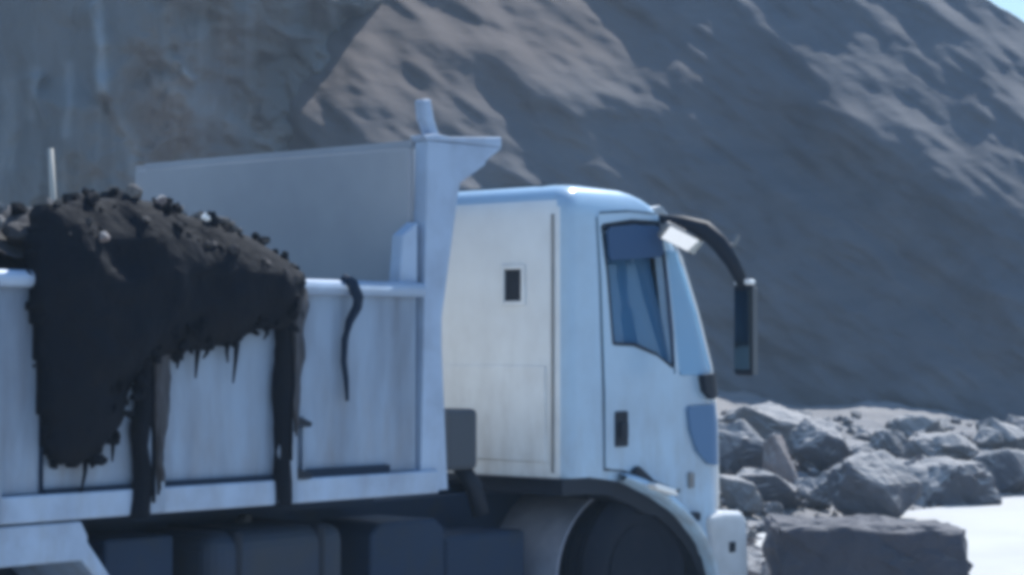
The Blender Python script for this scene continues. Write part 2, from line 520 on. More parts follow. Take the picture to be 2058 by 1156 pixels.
gx = lines((-400, -60, 20), (-60, -8, 1.5), (-8, -1, .4), (-1, 13, .09), (13, 60, 1.2), (60, 400, 20))
gy = lines((-400, -60, 20), (-60, 12, 1.5), (12, 18, .4), (18, 44, .12), (44, 90, 1.5), (90, 400, 20))
GX, GY = np.meshgrid(gx, gy)
off = GX * ROAD_N.x + GY * ROAD_N.y


def ground_z(X, Y):
    o = X * ROAD_N.x + Y * ROAD_N.y
    far = np.clip((-11.4 - o) / 2.5, 0, 1); far = far * far * (3 - 2 * far)
    bank = np.clip((-14.5 - o) / 22, 0, 1)
    return -.012 + far * (.14 + .30 * fbm(X / 1.7, Y / 2.2, 5, 50) + .10 * np.abs(fbm(X / .5, Y / .6, 3, 54))) + 1.2 * bank ** 1.2 * far \
        + .03 * fbm(X / 3, Y / 3, 3, 60) * np.clip((o - -2) / 3, 0, 1)


GZ = ground_z(GX, GY)
tag(np_mesh('ground', np.stack([GX, GY, GZ], -1).reshape(-1, 3), grid_faces(len(gy), len(gx)), M['ground']), kind='structure')

ro, rs = np.linspace(-11.75, -2.6, 24), np.linspace(-90, 140, 400)
RO, RS = np.meshgrid(ro, rs)
RO = RO + np.where(RO == RO.min(), .3 * fbm(RS / 1.2, RS * 0, 4, 70), 0)
RX = ROAD_N.x * RO + ROAD_D.x * RS; RY = ROAD_N.y * RO + ROAD_D.y * RS
tag(np_mesh('road', np.stack([RX, RY, .006 + 0 * RX], -1).reshape(-1, 3), grid_faces(400, 24), M['road']), kind='structure')


# ------------------------------------------------------------------ rocks
def rock_mesh(name, dims, seed, npts=16, boxy=.0, sub=2, rough=.05, corners=0):
    r = random.Random(seed)
    bm = bmesh.new()
    for _ in range(npts):
        v = Vector((r.gauss(0, 1), r.gauss(0, 1), r.gauss(0, 1))).normalized()
        if boxy:
            q = max(abs(v.x), abs(v.y), abs(v.z)); v = v.lerp(v / q, boxy)
        bm.verts.new(v)
    if corners:
        for k in range(8):
            bm.verts.new([q * r.uniform(1.25 - corners, 1.25) for q in ((-1, 1)[k & 1], (-1, 1)[k >> 1 & 1], (-1, 1)[k >> 2 & 1])])
    res = bmesh.ops.convex_hull(bm, input=bm.verts)
    bmesh.ops.delete(bm, geom=[x for x in res['geom_interior'] if isinstance(x, bmesh.types.BMVert)], context='VERTS')
    bmesh.ops.bevel(bm, geom=bm.edges[:], offset=.05, segments=1, affect='EDGES', clamp_overlap=True)
    bmesh.ops.triangulate(bm, faces=bm.faces)
    for _ in range(sub):
        bmesh.ops.subdivide_edges(bm, edges=[e for e in bm.edges if e.calc_length() > .28], cuts=1)
        bmesh.ops.triangulate(bm, faces=bm.faces)
    co = np.array([v.co[:] for v in bm.verts])
    n = fbm(co[:, 0] * 2 + co[:, 2] * 1.3 + seed, co[:, 1] * 2 - co[:, 2] * .8, 4, seed % 97)
    n = n + .55 * fbm(co[:, 0] * 5.5 + co[:, 2] * 3.1, co[:, 1] * 5.5 - co[:, 2] * 3.7 + seed, 3, seed % 31)
    mn, mxx = co.min(0), co.max(0)
    for v, k in zip(bm.verts, n):
        c = v.co * (1 + rough * k)
        v.co = Vector(((c.x - (mn[0] + mxx[0]) / 2) / (mxx[0] - mn[0]) * dims[0], (c.y - (mn[1] + mxx[1]) / 2) / (mxx[1] - mn[1]) * dims[1],
                       (c.z - mn[2]) / (mxx[2] - mn[2]) * dims[2]))
    me = bpy.data.meshes.new(name)
    bm.to_mesh(me); bm.free()
    return me


def rock(name, me, m, loc, rz, label, group=None, cat='boulder', rx=0, ry=0):
    if not me.materials: me.materials.append(m)
    o = bpy.data.objects.new(name, me)
    COL.objects.link(o)
    o.location = loc; o.rotation_euler = (rx, ry, rz)
    return tag(o, label, cat, group)


def gz(x, y): return float(ground_z(np.array([x]), np.array([y]))[0])


# (image centre x, width, top y, base y, depth) -> real place on the ground
named = [
    (1545, 215, 812, 868, 31.5, 'stone', 1, 'broad pale slab boulder with a flat top just past the cab front', .75),
    (1490, 120, 846, 960, 29.8, 'stone_dark', 11, 'dark upright boulder under the pale slab, touching the cab outline', .4),
    (1655, 125, 845, 952, 29.9, 'stone_dark', 12, 'dark rounded boulder at the lower end of the pale slab', .2),
    (1572, 75, 872, 965, 29.0, 'stone_red', 14, 'reddish boulder wedged between the two dark ones under the pale slab', .2),
    (1532, 165, 948, 1040, 25.0, 'stone_dark', 2, 'low dark boulder in front of the pale slab, beside the cab', .3),
    (1768, 178, 912, 1046, 24.6, 'stone_dark', 3, 'rounded dark boulder with notched top at the far edge of the road', .3),
    (1788, 95, 866, 940, 33.5, 'stone', 4, 'small upright pale boulder behind the notched dark boulder', .1),
    (1900, 150, 872, 945, 32.5, 'stone', 5, 'flat slab boulder with a pale sloping top in the middle of the rubble', .3),
    (1915, 190, 928, 1022, 26.9, 'stone_dark', 6, 'long low dark boulder lying along the white road edge', .6),
    (2030, 130, 905, 1000, 28.7, 'stone_dark', 7, 'dark boulder cut by the right frame edge, next to the road', .4),
    (2030, 110, 842, 925, 35.5, 'stone', 8, 'square grey boulder at the far back of the rubble on the right', .6),
    (1690, 80, 940, 1005, 28.5, 'stone_red', 9, 'small reddish stone just left of the notched dark boulder', .1),
    (1850, 120, 835, 900, 38.0, 'stone', 10, 'distant low grey boulder against the foot of the hillside', .2),
]
for cx, w, ty, by, Y, mt, sd, lab, bx in named:
    X = (cx - 1029) / 4388 * Y
    top = 2 - (ty - 690) / 4388 * Y; zb = min(gz(X, Y), 2 - (by - 690) / 4388 * Y) - .05
    wd = w / 4388 * Y
    me = rock_mesh('boulder', (wd, wd * .9, top - zb), sd * 13 + 5, 18 + sd % 7, bx, 4, .17)
    rock('boulder', me, M[mt], (X, Y + wd * .35, zb), 0, lab, 'boulders heaped along the road edge')

# the squared block on the road in front
me = rock_mesh('rock_block', (1.36, 1.0, .82), 911, 12, .45, 4, .14, corners=.36)
rock('rock_block', me, M['block'], (2.46, 15.2, -.06), math.radians(3), 'large squared dark rock block lying on the road ahead of the truck', cat='boulder')

protos = [rock_mesh('stone', (1, .9, .7), 300 + k, 14 + k, .2 * (k % 3), 3, .18) for k in range(6)]
pm = ['stone', 'stone_dark', 'stone_red', 'stone', 'stone_dark', 'stone']
for k, p in enumerate(protos): p.materials.append(M[pm[k]])
r = random.Random(5)
placed = 0
while placed < 245:
    Y = r.uniform(22, 44); x_img = r.uniform(1430, 2260); X = (x_img - 1029) / 4388 * Y
    o_ = X * ROAD_N.x + Y * ROAD_N.y
    if o_ > -11.9: continue
    s = r.uniform(.10, .36) * (2.0 if r.random() < .16 else 1)
    o = rock('stone', protos[r.randrange(6)], None, (X, Y, gz(X, Y) - .07 * s), r.uniform(0, 6.3), 'loose grey stone among the boulders beside the road',
             'loose stones between the boulders', 'stone', r.uniform(-.3, .3), r.uniform(-.3, .3))
    o.scale = (s * r.uniform(.8, 1.3), s * r.uniform(.8, 1.2), s * r.uniform(.7, 1.1))
    placed += 1
for k in range(34):                                            # rubble right ahead of the bumper
    Y = r.uniform(18.2, 23.5); x_img = r.uniform(1455, 1590); X = (x_img - 1029) / 4388 * Y
    s = r.uniform(.10, .30)
    o = rock('stone', protos[(2, 2, 0, 1)[k % 4]], None, (X, Y, -.02), r.uniform(0, 6.3), 'reddish rubble stone on the road just ahead of the bumper',
             'rubble in front of the bumper', 'stone', r.uniform(-.3, .3), r.uniform(-.3, .3))
    o.scale = (s * 1.2, s, s * r.uniform(.6, 1))

# fine gravel spread between them
bm = bmesh.new()
for k in range(2600):
    Y = r.uniform(19, 40); X = r.uniform(.085, .25) * Y
    if X * ROAD_N.x + Y * ROAD_N.y > -11.9: continue
    s = r.uniform(.02, .07)
    z = max(gz(X, Y), .0)
    q = [bm.verts.new((X + s * r.uniform(-1, 1), Y + s * r.uniform(-1, 1), z + s * h)) for h in (-.3, -.3, -.2, 1.0)]
    for f in ((0, 1, 3), (1, 2, 3), (2, 0, 3), (0, 2, 1)): bm.faces.new([q[i] for i in f])
bmesh.ops.recalc_face_normals(bm, faces=bm.faces)
me = bpy.data.meshes.new('gravel'); bm.to_mesh(me); bm.free(); me.materials.append(M['gravel'])
o = bpy.data.objects.new('gravel', me); COL.objects.link(o)
tag(o, 'fine grey gravel strewn between the boulders', 'gravel', kind='stuff')

# ------------------------------------------------------------------ dump truck
T = empty('dump_truck', (.286, 13.5, 0), math.radians(48))
tag(T, 'pale blue-white dump truck with mud-covered bed, stopped among fallen rock', 'truck')

# ---- cab: lofted shell
FZ = [.55, .85, 1.46, 1.83, 2.20, 2.56, 2.80, 2.91, 2.975, 3.015]
FU = [1.665, 1.68, 1.665, 1.605, 1.455, 1.275, 1.08, .98, .86, .62]
VN, VF = .07, -2.42                                             # near and far side planes


def front(z): return float(np.interp(z, FZ, FU))


def plan(z, inset=0.0, rr=.10, rf=.22, nseg=8):
    """rounded outline of the cab at height z, as (u, v), starting at the rear near corner"""
    u0, u1, v0, v1 = inset, front(z) - inset, VF + inset, VN - inset
    rf = max(.05, min(rf, u1 - u0 - rr - .05))
    pts = []
    for (cu, cv, rad, a0) in ((u0 + rr, v1 - rr, rr, 180), (u1 - rf, v1 - rf, rf, 90), (u1 - rf, v0 + rf, rf, 0), (u0 + rr, v0 + rr, rr, -90)):
        for k in range(nseg + 1):
            a = math.radians(a0 - 90 * k / nseg)
            pts.append((cu + rad * math.cos(a), cv + rad * math.sin(a)))
    return pts


def v_side(u, z):
    rf = .22; u1 = front(z)
    if u < u1 - rf: return VN
    t = min(1, (u - u1 + rf) / rf)
    return VN - rf + rf * math.sqrt(max(0, 1 - t * t))


def loft(levels, inset=0.0):
    b = MB()
    rings = []
    for z, ins in levels:
        rings.append([b.bm.verts.new(L(u, v, z)) for u, v in plan(z, ins + inset)])
    n = len(rings[0])
    for a, c in zip(rings, rings[1:]):
        for k in range(n): b.bm.faces.new((a[k], a[(k + 1) % n], c[(k + 1) % n], c[k]))
    b.bm.faces.new(rings[0]); b.bm.faces.new(rings[-1][::-1])
    return b


lv = [(z, 0) for z in (.60, .85, 1.0, 1.15, 1.3, 1.46, 1.6, 1.75, 1.9, 2.05, 2.2, 2.35, 2.5, 2.62, 2.72, 2.80)]
for a in range(15, 91, 15):
    lv.append((2.80 + .18 * math.sin(math.radians(a)), .12 * (1 - math.cos(math.radians(a)))))
lv += [(3.0, .22), (3.012, .40)]
cab = loft(lv).build('cab', M['cab_paint'], T)
inner = loft([(1.22, 0), (1.8, 0), (2.3, 0), (2.6, 0), (2.84, 0)], .06).build('cutter', M['cab_paint'], T)
ARCH = [(-.2, 1.165), (.22, 1.165), (.52, 1.125), (.82, 1.015), (1.07, .89), (1.31, .69), (1.44, .45), (1.44, .3), (-.2, .3)]
arch = MB().prism(ARCH, -3, .5).build('cutter', M['cab_paint'], T)
WIN = [(.318, 2.735), (.62, 2.775), (.90, 2.775), (.95, 2.56), (1.01, 2.20), (1.055, 1.835), (.875, 1.93), (.64, 1.995), (.435, 1.998), (.385, 2.42)]
win = MB().prism(WIN, -3.0, .5).build('cutter', M['cab_paint'], T)
rw = MB().box(-.2, .3, -.445, -.30, 2.265, 2.465).build('cutter', M['cab_paint'], T)
cab.data.materials.append(M['rear_lit_paint'])
bpy.context.view_layer.update()
for c in (inner, arch, win, rw):
    md = cab.modifiers.new('cut', 'BOOLEAN'); md.operation = 'DIFFERENCE'; md.object = c; md.solver = 'EXACT'
dg = bpy.context.evaluated_depsgraph_get()
me = bpy.data.meshes.new_from_object(cab.evaluated_get(dg))
cab.modifiers.clear(); cab.data = me
for c in (inner, arch, win, rw): bpy.data.objects.remove(c)
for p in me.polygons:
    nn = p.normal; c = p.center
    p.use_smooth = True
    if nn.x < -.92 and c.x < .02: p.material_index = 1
try:
    me.set_sharp_from_angle(angle=math.radians(28))
except Exception:
    pass


def patch(outer, offs, rings=6, hole=None, thick=.012, surf=None, n=48):
    """panel lying on the curved cab side; outer / hole are (u, z) outlines"""
    surf = surf or v_side

    def resample(poly, n):
        q = poly + [poly[0]]
        d = [0]
        for a, c in zip(q, q[1:]): d.append(d[-1] + math.hypot(c[0] - a[0], c[1] - a[1]))
        t = np.linspace(0, d[-1], n, endpoint=False)
        return np.stack([np.interp(t, d, [p[0] for p in q]), np.interp(t, d, [p[1] for p in q])], 1)

    def polar(poly, c, n):
        out = []
        for k in range(n):
            a = 2 * math.pi * k / n
            dx, dz = math.cos(a), math.sin(a); best = .01
            for (x0, z0), (x1, z1) in zip(poly, poly[1:] + [poly[0]]):
                den = dx * (z1 - z0) - dz * (x1 - x0)
                if abs(den) < 1e-9: continue
                t = ((x0 - c[0]) * (z1 - z0) - (z0 - c[1]) * (x1 - x0)) / den
                s = ((x0 - c[0]) * dz - (z0 - c[1]) * dx) / den
                if t > 0 and -1e-6 <= s <= 1 + 1e-6: best = max(best, t)
            out.append((c[0] + dx * best, c[1] + dz * best))
        return np.array(out)
    b = MB()
    src = hole or outer
    c = (sum(p[0] for p in src) / len(src), sum(p[1] for p in src) / len(src))
    if hole:
        A, I = polar(outer, c, n), polar(hole, c, n)
    else:
        A = polar(outer, c, n); I = None
    R = []
    R.append([b.bm.verts.new(L(u, surf(u, z) + offs - thick, z)) for u, z in A])
    for k in range(rings + 1):
        t = k / rings
        Q = A * (1 - t) + (I * t if hole else np.array(c) * t)
        if not hole and k == rings: break
        R.append([b.bm.verts.new(L(u, surf(u, z) + offs, z)) for u, z in Q])
    if hole:
        R.append([b.bm.verts.new(L(u, surf(u, z) + offs - thick, z)) for u, z in I])
    for a, d in zip(R, R[1:]):
        for k in range(n): b.bm.faces.new((a[k], a[(k + 1) % n], d[(k + 1) % n], d[k]))
    if not hole:
        cv = b.bm.verts.new(L(c[0], surf(*c) + offs, c[1]))
        for k in range(n): b.bm.faces.new((R[-1][k], R[-1][(k + 1) % n], cv))
    return b


def auto_smooth(o, deg=30):
    o.data.polygons.foreach_set('use_smooth', [True] * len(o.data.polygons))
    try: o.data.set_sharp_from_angle(angle=math.radians(deg))
    except Exception: pass
    return o


def grow(poly, d):
    c = (sum(p[0] for p in poly) / len(poly), sum(p[1] for p in poly) / len(poly))
    return [(p[0] + d * (p[0] - c[0]) / max(.05, math.hypot(p[0] - c[0], p[1] - c[1])), p[1] + d * (p[1] - c[1]) / max(.05, math.hypot(p[0] - c[0], p[1] - c[1]))) for p in poly]


# the door on the side we see
DOOR = [(.285, 2.81), (.60, 2.835), (.915, 2.83), (.985, 2.55), (1.05, 2.2), (1.115, 1.80), (1.15, 1.45), (1.13, 1.03), (.95, 1.09), (.70, 1.16), (.52, 1.20), (.36, 1.21), (.355, 1.70), (.32, 2.4)]
door = auto_smooth(patch(DOOR, .014, 8, hole=grow(WIN, .012), n=120).build('door', M['cab_paint'], T))
seam_ = patch(grow(DOOR, .012), .0035, 1, hole=grow(DOOR, -.004), n=120).build('door_seal', M['black_plastic'], door)
auto_smooth(patch(WIN, -.012, 4, n=64, surf=lambda u, z: v_side(u, z) - .14 * max(0, z - 1.80) + .02 * math.sin(4 * (u - .3))).build('door_window', M['glass'], door))
patch(grow(WIN, .016), .016, 1, hole=grow(WIN, -.008), n=120).build('window_seal', M['black_plastic'], door)
MB().box(.445, .575, .075, .095, 1.345, 1.57).build('handle_recess', M['black_plastic'], door, bevel=.02)
MB().box(.47, .55, .095, .118, 1.40, 1.50).build('door_handle', M['black_plastic'], door, bevel=.01)
# smoked rain deflector over the top of the window
defl = [(.345, 2.725), (.62, 2.755), (.89, 2.755), (.925, 2.56), (.372, 2.52)]
auto_smooth(patch(defl, .040, 3, thick=.012, n=48).build('rain_deflector', mat('smoked_plastic', (.03, .075, .16), .5, spec=.2), door))
auto_smooth(patch([(.93, 2.60), (.962, 2.60), (1.02, 2.22), (1.085, 1.80), (1.05, 1.80), (.99, 2.22)], .022, 2, n=48).build('front_pillar_seal', mat('seal_navy', (.010, .03, .075), .5), door))
auto_smooth(patch([(.975, 2.60), (1.19, 2.60), (1.285, 2.40), (1.385, 2.17), (1.51, 1.86), (1.46, 1.79), (1.115, 1.79), (1.04, 2.17)], .012, 4, n=48).build('quarter_window', mat('quarter_glass', (.15, .33, .52), .15, spec=.5), T))  # sky reflection painted on as a solid blue
# far door, plain mirror image of the panel
MB().box(.33, 1.1, VF - .012, VF - .002, 1.2, 1.85).build('door', M['cab_paint'], T, bevel=.006)
MB().prism(WIN, VF + .02, VF + .026).build('side_window', M['glass'], T)
# windscreen wraps over the front
b = MB()
zs = np.linspace(1.88, 2.66, 9); rings = []
for z in zs:
    pts = [p for p in plan(z) if p[0] > front(z) - .12]
    pts = pts[:]; m_ = len(pts)
    rings.append([b.bm.verts.new(L(p[0] + .006, p[1], z)) for p in pts])
nmin = min(len(q) for q in rings)
for a, c in zip(rings, rings[1:]):
    for k in range(nmin - 1): b.bm.faces.new((a[k], a[k + 1], c[k + 1], c[k]))
auto_smooth(b.build('windscreen', mat('dark_glass', (.015, .02, .025), .05, spec=.8), T))
b = MB()
for z in (1.02, 1.2, 1.38, 1.56): b.box(1.605, 1.64, -2.0, -.35, z, z + .11)
b.build('grille', M['black_plastic'], T, bevel=.01)
for s in (-.75, -1.65):
    MB().tube([L(1.60, s, 1.80), L(1.62, s - .05, 1.86), L(1.44, s - .55, 2.25)], .012, 6).build('wiper', M['black_plastic'], T)

# corner pieces by the windscreen foot
DEF = [(1.20, 1.585), (1.56, 1.595), (1.602, 1.55), (1.602, 1.2), (1.54, 1.185), (1.42, 1.20), (1.30, 1.29), (1.225, 1.43)]
auto_smooth(patch(DEF, .02, 6, n=64, thick=.03).build('corner_deflector', mat('deflector_blue', (.075, .16, .29), .55, spec=.3), T))
auto_smooth(patch([(1.33, 1.79), (1.50, 1.80), (1.545, 1.74), (1.53, 1.66), (1.44, 1.625), (1.36, 1.68)], .05, 3, n=32, thick=.05).build('grab_handle', M['black_plastic'], T))
auto_smooth(patch([(1.22, 1.15), (1.27, 1.15), (1.27, 1.05), (1.22, 1.05)], .018, 2, n=24, thick=.02).build('side_reflector', M['grey_plastic'], T))

# arch lip, marker lamp, bumper, lip highlight
ARCL = [(.48, 1.145), (.58, 1.12), (.68, 1.085), (.82, 1.03), (.95, .97), (1.07, .905), (1.20, .81), (1.31, .705), (1.40, .58), (1.46, .42)]
b = MB()
n_ = len(ARCL)
rows = []
for i, (u, z) in enumerate(ARCL):
    a, c = ARCL[max(0, i - 1)], ARCL[min(n_ - 1, i + 1)]
    dx, dz = c[0] - a[0], c[1] - a[1]; l_ = math.hypot(dx, dz); nx, nz = -dz / l_, dx / l_
    w_ = .012 + .075 * math.sin(math.pi * min(1, (i + 1) / 9))
    rows.append([b.bm.verts.new(L(u + nx * q, VN + h, z + nz * q)) for q, h in ((-.012, -.20), (-.012, .06), (.01, .085), (w_ * .55, .075), (w_, .0))])
for a, c in zip(rows, rows[1:]):
    for k in range(4): b.bm.faces.new((a[k], a[k + 1], c[k + 1], c[k]))
LIN = [(-.03, 1.16), (.20, 1.16), (.40, 1.145), (.52, 1.12), (.68, 1.07), (.82, 1.01), (.95, .955), (1.07, .885), (1.20, .79), (1.31, .685), (1.40, .56), (1.45, .42)]
MB().prism(LIN + [(q[0] - (.04 if q[0] > .5 else 0), q[1] - (.10 if q[0] < .9 else .07)) for q in LIN[::-1]], -.60, VN - .012).build('arch_liner', M['black_plastic'], T)
lip = auto_smooth(b.build('wheel_arch_lip', M['cab_paint'], T), 50)
MB().prism([(.60, 1.19), (.66, 1.22), (.80, 1.13), (.76, 1.07)], VN, VN + .05).build('marker_lamp', M['black_plastic'], T, bevel=.012)
MB().prism([(.68, 1.105), (.72, 1.112), (.90, 1.065), (.93, 1.02), (.72, 1.07)], VN + .03, VN + .15).build('lip_highlight', M['white_cap'], T, bevel=.008)  # white wedge added as a painted sun highlight on the arch lip
MB().box(1.20, 1.31, VN - .02, VN + .045, .83, .89).build('lamp_socket', M['black_plastic'], T, bevel=.015)
b = MB()
bp = [(1.40, .86), (1.60, .875), (1.80, .865), (1.86, .82), (1.88, .40), (1.70, .34), (1.46, .36), (1.45, .62)]
b.prism(bp, VF - .03, VN + .03)
bump = b.build('bumper', mat('bumper_grey', (.50, .53, .56), .5, col2=(.38, .40, .42), var_scale=3), T, bevel=.05, seg=3)
MB().box(1.63, 1.70, VN + .025, VN + .04, .60, .67).build('bumper_bolt', M['black_plastic'], bump, bevel=.01)
for v in (-.25, -2.1): MB().box(1.86, 1.90, v - .18, v + .18, .50, .70).build('headlight', M['lens'], bump, bevel=.03)

zz = [.90, 1.15, 1.46, 1.65, 1.83, 2.0, 2.2, 2.4, 2.56, 2.64]
MB().tube([L(front(z) - .085, VN - .040, z) for z in zz], .017, 8).build('corner_rim_light', M['white_cap'], T, smooth=True)  # white tube added along the cab outline to paint its sunlit rim

# roof visor, mirrors
b = MB()
b.prism([(.86, 2.87), (1.02, 2.90), (1.26, 2.74), (1.24, 2.70), (1.05, 2.79), (.95, 2.80)], VF + .12, VN - .06)
b.build('sun_visor', mat('visor', (.30, .33, .36), .25, spec=.6), T, bevel=.012)
mir = MB().tube([L(.93, .04, 2.80), L(1.02, .18, 2.775), L(1.09, .31, 2.735), L(1.14, .39, 2.645), L(1.19, .46, 2.52), L(1.24, .515, 2.36)],
                [.04, .052, .058, .060, .050, .036], 14).build('mirror_arm', M['black_plastic'], T, smooth=True)
mh = MB().box(1.21, 1.27, .44, .595, 1.79, 2.38).build('mirror_head', M['black_plastic'], mir, bevel=.035, seg=3)
MB().box(1.203, 1.209, .46, .58, 1.83, 2.34)  .build('mirror_glass', M['tinted_mirror'], mir, bevel=.002)
MB().box(1.21, 1.27, .45, .585, 2.375, 2.41).build('mirror_cap', M['white_cap'], mir, bevel=.012)
MB().box(1.215, 1.265, .595, .602, 1.80, 2.36).build('mirror_edge', M['filter_tone'], mir, bevel=.004)
MB().tube([L(1.15, .41, 2.62), L(1.22, .45, 2.64), L(1.25, .46, 2.70)], .016, 8).build('marker_stalk', M['grey_plastic'], mir)
kn = Vector((-.335, .76, -.556)).normalized(); ka = Vector((1, 0, -.20)); ka = (L(0, 0, 0) + ka); kn = Vector((kn.x, -kn.y, kn.z)); ka = (ka - kn * ka.dot(kn)).normalized(); kb = kn.cross(ka)


def slab(c, ha, hb, d0, d1):
    b = MB()
    vs = [b.bm.verts.new(c + ka * sa * ha + kb * sb * hb + kn * d) for sa in (-1, 1) for sb in (-1, 1) for d in (d0, d1)]
    for f in ((0, 1, 3, 2), (4, 6, 7, 5), (0, 4, 5, 1), (2, 3, 7, 6), (0, 2, 6, 4), (1, 5, 7, 3)): b.bm.faces.new([vs[i] for i in f])
    return b


kc = L(.94, .24, 2.665)
km = slab(kc, .165, .062, -.05, 0).build('kerb_mirror', M['grey_plastic'], T, bevel=.02)
slab(kc, .150, .050, .001, .006).build('mirror_glass', M['mirror_glass'], km)
MB().tube([L(.92, .03, 2.79), L(.93, .14, 2.72)], .022, 8).build('kerb_mirror_arm', M['grey_plastic'], km)
mf = MB().tube([L(.93, VF + .03, 2.80), L(1.12, VF - .28, 2.745), L(1.24, VF - .45, 2.58), L(1.25, VF - .47, 2.36)], .045, 10).build('mirror_arm', M['grey_plastic'], T, smooth=True)
MB().box(1.20, 1.29, VF - .55, VF - .36, 1.79, 2.38).build('mirror_head', M['black_plastic'], mf, bevel=.035)

# rear wall of the cab
RW = MB().box(-.012, -.001, -2.2, -.10, 1.265, 1.86).build('rear_lower_panel', M['rear_lit_paint'], T, bevel=.008)
MB().box(-.014, -.001, -.046, -.032, 1.20, 2.80).build('rear_seam', M['grey_plastic'], T)
rwf = MB()
for bx_ in ((-.475, -.445, 2.235, 2.495), (-.30, -.27, 2.235, 2.495), (-.445, -.30, 2.235, 2.265), (-.445, -.30, 2.465, 2.495)):
    rwf.box(-.016, -.001, *bx_)
fr_ = rwf.build('rear_window_frame', M['rear_lit_paint'], T, bevel=.006)
MB().box(.002, .008, -.445, -.30, 2.265, 2.465).build('rear_window', M['black_plastic'], fr_)
MB().box(-.03, .30, -2.35, .03, 1.10, 1.163).build('cab_floor_edge', M['black_plastic'], T, bevel=.02)
# seats and wheel inside
for v in (-.55, -1.85):
    s_ = MB().box(.35, .85, v - .26, v + .26, 1.55, 1.68).build('seat', M['seat'], T, bevel=.05)
    MB().prism([(.30, 1.62), (.42, 1.62), (.34, 2.32), (.22, 2.30)], v - .25, v + .25).build('seat_back', M['seat'], s_, bevel=.05)
    MB().prism([(.26, 2.36), (.34, 2.36), (.32, 2.56), (.25, 2.55)], v - .14, v + .14).build('headrest', M['seat'], s_, bevel=.04)
MB().box(1.08, 1.48, -2.3, -.08, 1.55, 1.84).build('dashboard', M['black_plastic'], T, bevel=.06)
b = MB(); pts = []
for k in range(25):
    a = 2 * math.pi * k / 24
    pts.append(L(.98 - .10 * math.sin(a) * 1, -1.85 + .23 * math.cos(a), 1.90 + .20 * math.sin(a)))
b.tube(pts, .016, 8); b.build('steering_wheel', M['black_plastic'], T, smooth=True)


# ---- wheels
def wheel(uc, vout, parent, width=.30, far=False):
    sgn = -1 if far else 1
    R_ = .525
    prof = [(vout - sgn * q, rr) for q, rr in ((0.03, .30), (0.0, .36), (0.005, .44), (.035, .50), (.06, R_), (.10, R_), (.105, R_ - .018), (.12, R_ - .018), (.125, R_),
            (width - .125, R_), (width - .12, R_ - .018), (width - .105, R_ - .018), (width - .10, R_), (width - .06, R_), (width - .035, .50), (width, .42), (width - .02, .30))]
    w_ = empty('wheel'); w_.parent = parent
    t_ = MB().lathe(prof, uc, R_).build('tyre', M['rubber'], w_)
    auto_smooth(t_, 40)
    auto_smooth(MB().lathe([(vout - sgn * .02, .302), (vout - sgn * .05, .28), (vout - sgn * .14, .24), (vout - sgn * .16, .15), (vout - sgn * .06, .13), (vout - sgn * .03, .10), (vout - sgn * .03, 0.002)], uc, R_, 32).build('rim', M['rubber'], w_), 40)
    return w_


wheel(.80, .02, T); wheel(.80, VF + .05, T, far=True)
for uu in (-4.62, -5.95):
    wheel(uu, .02, T); wheel(uu, -.32, T); wheel(uu, VF + .05, T, far=True); wheel(uu, VF + .39, T, far=True)

# front mudguard behind the wheel (turned grey with dust)
b = MB(); A_, B_ = [], []
rows = []
for k in range(13):
    a = math.radians(88 + 92 * k / 12)
    u_, z_ = .80 + .62 * math.cos(a), .49 + .56 * math.sin(a)
    rows.append([b.bm.verts.new(L(u_ + dr * math.cos(a), v, z_ + dr * math.sin(a))) for dr, v in ((0, -.78), (.02, -.78), (.02, -.16), (.0, -.16))])
for a, c in zip(rows, rows[1:]):
    for k in range(4): b.bm.faces.new((a[k], a[(k + 1) % 4], c[(k + 1) % 4], c[k]))
b.bm.faces.new(rows[0]); b.bm.faces.new(rows[-1][::-1])
auto_smooth(b.build('front_mudguard', M['dusty_plastic'], T), 40)

# ---- chassis and running gear
for v in (-.78, -1.62):
    MB().box(-6.3, 1.4, v - .05, v + .05, .74, 1.04).build('chassis_rail', M['chassis'], T, bevel=.01)
for u in (-6.0, -4.6, -3.0, -1.7, -.4): MB().box(u - .06, u + .06, -1.57, -.83, .80, 1.0).build('cross_member', M['chassis'], T, bevel=.01)
for u in (.80, -4.62, -5.95): MB().tube([L(u, VF + .4, .52), L(u, -.3, .52)], .11, 14).build('axle', M['chassis'], T, smooth=True)
MB().tube([L(.2, -1.2, .78), L(-4.5, -1.2, .62)], .06, 12).build('drive_shaft', M['chassis'], T, smooth=True)
MB().box(-.5, 1.2, -1.5, -.9, .6, 1.12).build('gearbox', M['chassis'], T, bevel=.06)
ft = MB().prism([(-1.42, .50), (-1.36, .44), (-.86, .44), (-.80, .50), (-.80, .90), (-.88, .96), (-1.34, .96), (-1.42, .90)], -.70, -.20)
MB().box(-2.75, -1.75, -.62, -.04, .45, 1.0).build('fuel_tank', mat('tank', (.012, .028, .058), .6, spec=.3, col2=(.025, .034, .048), var_scale=3), T, bevel=.1, seg=4)
ft.build('battery_box', M['chassis'], T, bevel=.02)
for u in (-2.55, -1.95): MB().box(u - .03, u + .03, -.63, -.03, .44, 1.01).build('tank_strap', M['black_plastic'], T, bevel=.1, seg=4)
for z in (.62, .86): MB().tube([L(-1.68, -.98, z), L(-.9, -.98, z)], .11, 18).build('air_tank', M['chassis'], T, bevel=.01)
MB().box(-3.35, -2.9, -.60, -.15, .55, 1.0).build('tool_box', M['chassis'], T, bevel=.02)
MB().box(-6.5, -1.15, -2.0, -.45, 1.045, 1.15).build('subframe', M['chassis'], T)
MB().tube([L(-2.1, -.50, 1.02), L(-2.5, -.3, .80), L(-2.8, -.15, .66)], .035, 8).build('exhaust_pipe', M['grey_plastic'], T, smooth=True)
MB().box(-.75, -.02, -.80, -.25, .40, .84).build('step_box', M['chassis'], T, bevel=.03)
